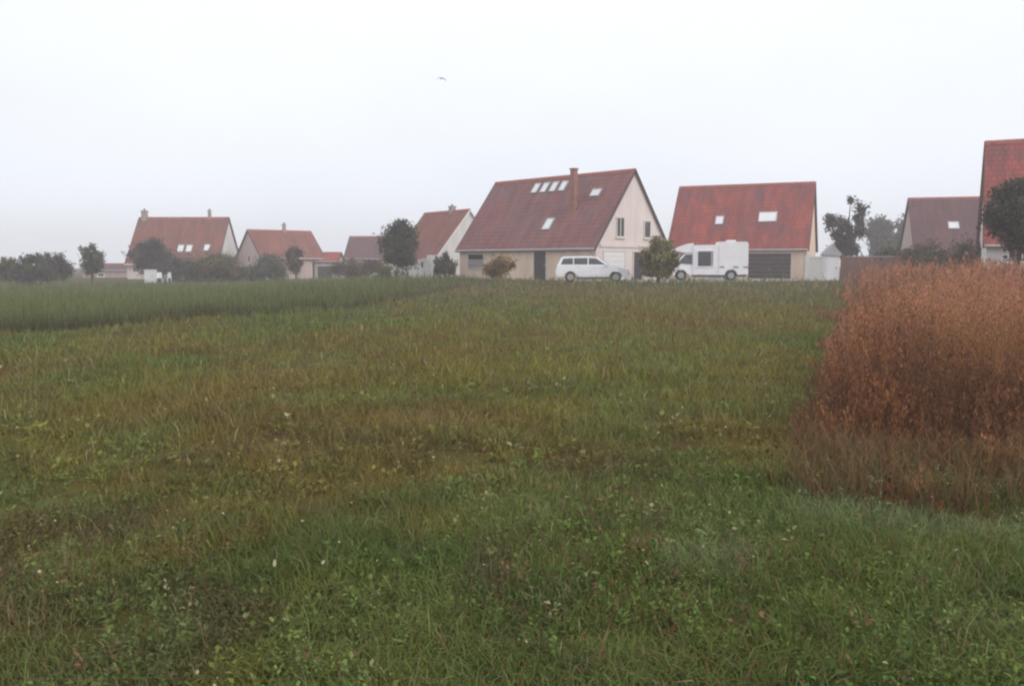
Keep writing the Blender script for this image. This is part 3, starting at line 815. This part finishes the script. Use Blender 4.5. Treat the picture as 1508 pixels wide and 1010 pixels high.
def garden_shed():
    x, y = at(1224, 59.5)
    t = thing('garden_shed', 'narrow pale garden shed between the white wall and the brick wall', 'shed', (x, y, gz(x, y)), R(-8))
    bm = bmesh.new(); box(bm, -.47, .47, 0, 1.2, -.1, 1.75); obj('wall', bm, M['white_paint'], t)
    bm = bmesh.new(); prism(bm, [(-.58, 1.752), (.58, 1.752), (.58, 1.85), (0, 2.5), (-.58, 1.85)], -.12, 1.3); obj('roof', bm, M['zinc'], t)
    bm = bmesh.new(); box(bm, -.36, .36, -.03, -.003, .05, 1.62); d = obj('door', bm, M['plastic_white'], t)
    bm = bmesh.new(); box(bm, .22, .27, -.07, -.032, .8, .95); obj('handle', bm, M['grey_metal'], d)
garden_shed()

def pergola():
    x, y = at(626, 71)
    t = thing('white_pergola', 'white pergola with square posts before the white gabled house', 'pergola', (x, y, gz(x, y)), R(-10))
    for px, w in ((-.42, .11), (.42, .17), (-.42, .11), (.42, .17)):
        pass
    for i, (px, py, w) in enumerate(((-.45, 0, .12), (.42, 0, .2), (-.45, 1.8, .12), (.42, 1.8, .2))):
        bm = bmesh.new(); box(bm, px - w, px + w, py - w * .8, py + w * .8, -.2, 1.55 if px < 0 else 1.95); obj('post', bm, M['white_paint'], t)
    bm = bmesh.new(); box(bm, -.6, .22 - .003, -.06, .06, 1.36, 1.5); box(bm, -.6, .22 - .003, 1.74, 1.86, 1.36, 1.5); obj('beam', bm, M['white_paint'], t)
    bm = bmesh.new()
    for i in range(4): box(bm, -.55 + i * .2, -.49 + i * .2, -.2, 2.0, 1.502, 1.58)
    obj('rafter', bm, M['white_paint'], t)
pergola()

def cabinet():
    x, y = at(222, 80)
    t = thing('storage_cabinet', 'white two door storage cabinet standing at the field edge', 'cabinet', (x, y, gz(x, y) + .0), R(4))
    z1 = 1.2
    bm = bmesh.new(); box(bm, -.5, .5, 0, .5, 0, z1); obj('carcass', bm, M['plastic_white'], t, bevel=.02)
    for a, b in ((-.48, .18), (.24, .48)):
        bm = bmesh.new(); box(bm, a, b, -.03, -.003, .05, z1 - .04); d = obj('door', bm, M['plastic_white'], t)
        bm = bmesh.new(); hx = b - .05 if a < 0 else a + .05
        box(bm, hx - .015, hx + .015, -.06, -.032, .6, .75); obj('handle', bm, M['grey_metal'], d)
    bm = bmesh.new(); box(bm, -.53, .53, -.05, .53, z1 + .002, z1 + .07); obj('lid', bm, M['plastic_white'], t)
cabinet()

def chair_parts(root):
    bm = bmesh.new(); box(bm, -.24, .24, -.24, .24, .40, .44); obj('seat', bm, M['plastic_white'], root, bevel=.012)
    bm = bmesh.new(); prism(bm, [(-.24, .45), (.24, .45), (.2, .95), (-.2, .95)], .2, .25)
    obj('backrest', bm, M['plastic_white'], root)
    for sx in (-1, 1):
        bm = bmesh.new(); tube(bm, [(sx * .24, -.22, .62), (sx * .24, .22, .64)], [.03, .03], 6); obj('armrest', bm, M['plastic_white'], root)
        for sy in (-1, 1):
            bm = bmesh.new(); tube(bm, [(sx * .26, sy * .26, 0), (sx * .22, sy * .22, .4)], [.025, .035], 6)
            obj('leg', bm, M['plastic_white'], root)
for px, lab, rz in ((236, 'white plastic garden chair next to the storage cabinet', 20), (248, 'white plastic garden chair farther from the storage cabinet', -30)):
    x, y = at(px, 79)
    chair_parts(thing('garden_chair', lab, 'chair', (x, y, gz(x, y) + .08), R(rz), 'white garden chairs'))

# ------------------------------------------------------------------ driveway
def driveway():
    bm = bmesh.new()
    pts = [(-3, 61.5), (1.0, 53.5), (9, 52.5), (24, 56.5), (24, 65), (15, 69), (11, 64.5), (6.6, 57.2), (5.2, 58), (-1, 64)]
    pts = [(2.0, 55.0), (9, 52.6), (22, 57.5), (23.5, 64.6), (12.5, 69.3), (6.6, 57.3), (5.0, 58)]
    vs = [bm.verts.new((x, y, gz(x, y) + .03)) for x, y in pts]
    bm.faces.new(vs)
    tag(obj('driveway', bm, M['gravel']), kind='structure')
driveway()

# ------------------------------------------------------------------ vehicles
def wheel(root, x, z, y, out, r, rim=True):
    bm = bmesh.new(); a, b = (y - .2, y) if out > 0 else (y, y + .2)
    disc_y(bm, x, z, a, b, r, 22)
    w = obj('wheel', bm, M['rubber'], root, bevel=.025)
    bm = bmesh.new(); a, b = (y + .002, y + .02) if out > 0 else (y - .02, y - .002)
    disc_y(bm, x, z, a, b, r * .62, 18)
    obj('rim', bm, M['rim'], w)

def arc(cx, cz, r, n=8):
    return [(cx + r * math.cos(math.pi * k / n), cz + r * math.sin(math.pi * k / n)) for k in range(n + 1)]   # right to left

def estate_car():
    x, y = at(872, 53.5)
    t = thing('white_car', 'white estate car parked before the pale gable of the big house', 'car', (x, y, gz(x, y) + .03), R(-4))
    prof = [(-2.24, .34), (-2.3, .6), (-2.24, 1.0), (-1.9, 1.06), (.8, 1.04), (1.2, 1.0), (1.9, .88), (2.2, .74), (2.27, .5), (2.22, .3)]
    prof += [(x_, max(z_, .28)) for x_, z_ in arc(1.42, .33, .39)] + [(x_, max(z_, .28)) for x_, z_ in arc(-1.38, .33, .39)]
    bm = bmesh.new(); prism(bm, prof, 0, 0, lambda z: .9 - .10 * max(0, z - .62) - .06 * max(0, .5 - z)); obj('body', bm, M['car_white'], t, bevel=.035)
    hw = lambda z: .84 - .30 * (z - 1.05)
    bm = bmesh.new(); prism(bm, [(-2.2, 1.02), (-1.98, 1.5), (-1.8, 1.6), (-.2, 1.62), (.3, 1.56), (1.12, 1.02)], 0, 0, hw)
    obj('cabin', bm, M['car_white'], t, bevel=.03)
    for s in (-1, 1):
        for q in ([(-1.98, 1.1), (-1.82, 1.47), (-1.22, 1.5), (-1.22, 1.1)], [(-1.16, 1.1), (-1.16, 1.5), (-.32, 1.51), (-.32, 1.1)], [(-.25, 1.1), (-.25, 1.51), (.2, 1.48), (.78, 1.1)]):
            bm = bmesh.new(); n_ = [bm.verts.new((a, s * (hw(b) + .004), b)) for a, b in q]; m_ = [bm.verts.new((a, s * (hw(b) - .02), b)) for a, b in q]
            bm.faces.new(n_)
            bm.faces.new(m_[::-1])
            for i in range(4): bm.faces.new((n_[i], n_[(i + 1) % 4], m_[(i + 1) % 4], m_[i]))
            obj('side_window', bm, M['car_glass'], t)
        for wx in (1.42, -1.38): wheel(t, wx, .33, s * .88, s, .33)
        bm = bmesh.new(); box(bm, .78, .92, s * .86 if s > 0 else -1.05, 1.05 if s > 0 else -.86, 1.02, 1.16); obj('mirror', bm, M['car_white'], t, bevel=.02)
        bm = bmesh.new(); box(bm, 2.02, 2.24, .5 * s if s > 0 else -.82, .82 if s > 0 else -.5, .66, .8); obj('headlight', bm, M['lamp_clear'], t, bevel=.02)
        bm = bmesh.new(); box(bm, -2.29, -2.15, .62 * s if s > 0 else -.86, .86 if s > 0 else -.62, .78, 1.0); obj('tail_light', bm, M['lamp_red'], t, bevel=.02)
        bm = bmesh.new()
        for hx in (-.95, .02): box(bm, hx, hx + .16, s * .862 if s > 0 else -.9, .9 if s > 0 else -.862, .93, .96)
        obj('door_handle', bm, M['zinc'], t)
        bm = bmesh.new(); tube(bm, [(-1.75, s * .6, 1.64), (-.2, s * .6, 1.67)], [.02, .02], 6); obj('roof_rail', bm, M['grey_metal'], t)
    def sheet(name, q, mat):
        bm = bmesh.new(); v = [bm.verts.new(p) for p in q]; bm.faces.new(v)
        r_ = bmesh.ops.extrude_face_region(bm, geom=bm.faces[:])
        bmesh.ops.translate(bm, verts=[e_ for e_ in r_['geom'] if isinstance(e_, bmesh.types.BMVert)], vec=(.015 if q[0][0] > 0 else -.015, 0, .012))
        obj(name, bm, M[mat], t)
    sheet('windscreen', [(1.02, -.72, 1.09), (1.02, .72, 1.09), (.36, .62, 1.52), (.36, -.62, 1.52)], 'car_glass')
    sheet('rear_window', [(-2.16, -.68, 1.1), (-2.16, .68, 1.1), (-2.0, .6, 1.46), (-2.0, -.6, 1.46)], 'car_glass')
    bm = bmesh.new(); box(bm, 2.2, 2.3, -.45, .45, .45, .62); obj('grille', bm, M['plastic_dark'], t)
    bm = bmesh.new(); box(bm, -1.0, 1.02, -.91, .91, .2, .33); obj('sill_trim', bm, M['plastic_dark'], t)
estate_car()

def camper():
    x, y = at(1039, 58.5)
    t = thing('camper_van', 'white camper van parked before the red roofed house and its garage', 'camper van', (x, y, gz(x, y) + .03), R(180 - 8))
    # the nose points to the left of the picture: local +x is forward, local +y faces the field
    hl, hw = 2.65, 1.05
    prof = [(-hl, .45), (-hl, 2.5), (-hl + .12, 2.62), (-.72, 2.62), (-.66, 2.42), (.95, 2.40), (.95, .40)]
    prof += [(x_, max(z_, .40)) for x_, z_ in arc(-1.55, .36, .42)]
    bm = bmesh.new(); prism(bm, prof, -hw, hw); obj('body', bm, M['van_white'], t, bevel=.09)
    prof = [(.952, .40), (.952, 1.88), (1.5, 1.86), (2.12, 1.22), (2.5, 1.08), (2.66, .85), (2.66, .42), (2.28, .36)]
    prof += [(x_, max(z_, .37)) for x_, z_ in arc(1.75, .36, .41)] + [(1.2, .38)]
    bm = bmesh.new(); prism(bm, prof, 0, 0, lambda z: .98 - .12 * max(0, z - 1.0)); obj('cab', bm, M['van_white'], t, bevel=.03)
    bm = bmesh.new(); prism(bm, [(.952, 1.885), (1.5, 1.885), (2.1, 2.0), (2.16, 2.1), (1.9, 2.3), (1.45, 2.47), (.952, 2.55)], -.98, .98); obj('overcab_bunk', bm, M['van_white'], t, bevel=.06)
    cw = lambda z: .98 - .12 * max(0, z - 1.0)
    for s in (-1, 1):
        q = [(1.02, 1.12), (1.02, 1.76), (1.46, 1.76), (2.02, 1.16)]
        bm = bmesh.new(); n_ = [bm.verts.new((a, s * (cw(b) + .004), b)) for a, b in q]; m_ = [bm.verts.new((a, s * (cw(b) - .02), b)) for a, b in q]
        bm.faces.new(n_); bm.faces.new(m_[::-1])
        for i in range(4): bm.faces.new((n_[i], n_[(i + 1) % 4], m_[(i + 1) % 4], m_[i]))
        obj('cab_window', bm, M['car_glass'], t)
        wheel(t, 1.75, .36, s * .97, s, .34); wheel(t, -1.55, .36, s * 1.03, s, .34)
        bm = bmesh.new(); box(bm, 1.95, 2.1, .97 if s > 0 else -1.25, 1.25 if s > 0 else -.97, 1.15, 1.5); obj('mirror', bm, M['plastic_dark'], t, bevel=.02)
        bm = bmesh.new(); box(bm, 2.5, 2.68, .55 if s > 0 else -.9, .9 if s > 0 else -.55, .8, .98); obj('headlight', bm, M['lamp_clear'], t, bevel=.02)
        bm = bmesh.new(); box(bm, -2.69, -2.62, .8 if s > 0 else -1.0, 1.0 if s > 0 else -.8, .7, 1.1); obj('tail_light', bm, M['lamp_red'], t)
    # windscreen
    bm = bmesh.new(); v = [bm.verts.new(p) for p in ((2.10, -.82, 1.26), (2.10, .82, 1.26), (1.56, .8, 1.82), (1.56, -.8, 1.82))]; bm.faces.new(v)
    r_ = bmesh.ops.extrude_face_region(bm, geom=bm.faces[:]); bmesh.ops.translate(bm, verts=[e_ for e_ in r_['geom'] if isinstance(e_, bmesh.types.BMVert)], vec=(.02, 0, .02))
    obj('windscreen', bm, M['car_glass'], t)
    y1 = hw
    bm = bmesh.new(); box(bm, -.36, .66, y1 + .003, y1 + .03, .98, 1.98); wd = obj('side_window', bm, M['car_glass'], t)
    bm = bmesh.new()
    for b in ((-.44, -.36, .9, 2.06), (.66, .74, .9, 2.06)): box(bm, b[0], b[1], y1 + .003, y1 + .05, b[2], b[3])
    for b in ((-.36, .66, .9, .98), (-.36, .66, 1.98, 2.06)): box(bm, b[0], b[1], y1 + .003, y1 + .05, b[2], b[3])
    obj('frame', bm, M['van_white'], wd)
    bm = bmesh.new(); box(bm, -.36, -.2, y1 + .031, y1 + .036, .98, 1.98); obj('window_fill', bm, M['shutter'], wd)
    bm = bmesh.new(); box(bm, -.72, -.70, y1 + .003, y1 + .012, .5, 2.4); obj('panel_seam', bm, M['shutter'], t)
    for hx in (-.95, -1.85, -2.5):
        bm = bmesh.new(); box(bm, hx - .16, hx + .16, y1 + .003, y1 + .02, .86, .98); obj('vent_grille', bm, M['shutter'], t)
    bm = bmesh.new(); box(bm, -hl + .1, -2.0, -.98, .98, .28, .44); box(bm, -1.1, .9, -.98, .98, .26, .44); obj('skirt', bm, M['plastic_dark'], t)
    bm = bmesh.new(); box(bm, -1.9, -1.3, -.35, .35, 2.622, 2.74); obj('roof_hatch', bm, M['plastic_white'], t, bevel=.03)
    bm = bmesh.new(); box(bm, 2.62, 2.74, -.9, .9, .38, .6); obj('bumper', bm, M['plastic_dark'], t, bevel=.03)
camper()

# ------------------------------------------------------------------ bird
def bird():
    d = 45
    u, v = (650 - CX) / F, (CY - 116) / F
    dy = math.cos(PITCH) + v * math.sin(PITCH); dz = -math.sin(PITCH) + v * math.cos(PITCH)
    t = thing('flying_bird', 'small distant bird with bent wings in the pale sky', 'bird', (u * d / dy, d, CAM_H + dz * d / dy), R(20))
    bm = bmesh.new()
    tube(bm, [(0, -.13, 0), (0, -.09, .01), (0, -.02, .0), (0, .07, 0), (0, .14, .01)], [.008, .022, .035, .022, .02], 8)
    obj('body', bm, M['bird'], t, True)
    for s in (-1, 1):
        bm = bmesh.new()
        top = [(0, -.05, .02), (s * .12, -.07, .03 if s < 0 else .0), (s * .26, -.01, -.09)]
        bot = [(0, .04, .02), (s * .12, .02, .03 if s < 0 else .0), (s * .24, .03, -.085)]
        for dz_ in (0,):
            a = [bm.verts.new(p) for p in top]; b = [bm.verts.new(p) for p in bot]
            for i in range(2): bm.faces.new((a[i], a[i + 1], b[i + 1], b[i]))
        r_ = bmesh.ops.extrude_face_region(bm, geom=bm.faces[:]); bmesh.ops.translate(bm, verts=[e_ for e_ in r_['geom'] if isinstance(e_, bmesh.types.BMVert)], vec=(0, 0, .012))
        obj('wing', bm, M['bird'], t)
bird()

# ------------------------------------------------------------------ haze
def haze():
    bm = bmesh.new(); box(bm, -345, 345, -345, 345, -1.6, 13.0)
    m, nt, N, L = new_mat('mist')
    v = N.new('ShaderNodeVolumePrincipled'); o = N.new('ShaderNodeOutputMaterial')
    v.inputs['Color'].default_value = (.99, .96, .99, 1)
    v.inputs['Density'].default_value = HAZE
    v.inputs['Anisotropy'].default_value = .2
    L.new(v.outputs[0], o.inputs['Volume'])
    tag(obj('haze', bm, m), 'thin pale mist over the field and the village', 'haze', kind='stuff')
HAZE = .0023
haze()

# ------------------------------------------------------------------ light, sky, camera
SUN_DIR = Vector((.78, -.50, .62)).normalized()
sd = bpy.data.lights.new('sun', 'SUN'); sd.energy = 1.0; sd.angle = R(18); sd.color = (1, .95, .88)
so = bpy.data.objects.new('sun', sd); C.objects.link(so)
so.rotation_euler = SUN_DIR.to_track_quat('Z', 'Y').to_euler()

w = bpy.data.worlds.new('World'); S.world = w; w.use_nodes = True
nt = w.node_tree; N, L = nt.nodes, nt.links; N.clear()
sky = N.new('ShaderNodeTexSky'); sky.sky_type = 'NISHITA'; sky.sun_disc = False
sky.sun_elevation = math.asin(SUN_DIR.z); sky.sun_rotation = math.atan2(SUN_DIR.x, SUN_DIR.y)
tc = N.new('ShaderNodeTexCoord'); sp = N.new('ShaderNodeSeparateXYZ'); L.new(tc.outputs['Generated'], sp.inputs[0])
no = N.new('ShaderNodeTexNoise'); no.inputs['Scale'].default_value = 2.2; no.inputs['Detail'].default_value = 5
mp = N.new('ShaderNodeMapping'); mp.inputs['Scale'].default_value = (1, 1, 2.2); L.new(tc.outputs['Generated'], mp.inputs[0]); L.new(mp.outputs[0], no.inputs['Vector'])
ad = N.new('ShaderNodeMath'); ad.operation = 'MULTIPLY_ADD'; ad.inputs[1].default_value = .45
L.new(no.outputs['Fac'], ad.inputs[0]); L.new(sp.outputs['Z'], ad.inputs[2])
cr = N.new('ShaderNodeValToRGB'); E = cr.color_ramp.elements
E[0].position = .22; E[0].color = (.765, .80, .885, 1)
E[1].position = .62; E[1].color = (.925, .94, .975, 1)
L.new(ad.outputs[0], cr.inputs[0])
sc_ = N.new('ShaderNodeVectorMath'); sc_.operation = 'SCALE'; sc_.inputs['Scale'].default_value = 10.2
L.new(cr.outputs[0], sc_.inputs[0])
mx = N.new('ShaderNodeMixRGB'); mx.inputs[0].default_value = .93
L.new(sky.outputs[0], mx.inputs[1]); L.new(sc_.outputs[0], mx.inputs[2])
bg = N.new('ShaderNodeBackground'); bg.inputs['Strength'].default_value = .1
L.new(mx.outputs[0], bg.inputs[0])
wo = N.new('ShaderNodeOutputWorld'); L.new(bg.outputs[0], wo.inputs[0])

cd = bpy.data.cameras.new('camera'); cd.sensor_width = 36; cd.lens = 36 * F / 1508; cd.clip_end = 4000; cd.clip_start = .05
co = bpy.data.objects.new('camera', cd); C.objects.link(co)
co.location = (0, 0, CAM_H); co.rotation_euler = (math.pi / 2 - PITCH, 0, 0)
S.camera = co
S.view_settings.view_transform = 'Standard'; S.view_settings.look = 'None'
S.view_settings.exposure = .27; S.view_settings.gamma = 1
S.cycles.volume_bounces = 4
S.cycles.max_bounces = 8
S.cycles.filter_width = 2.2
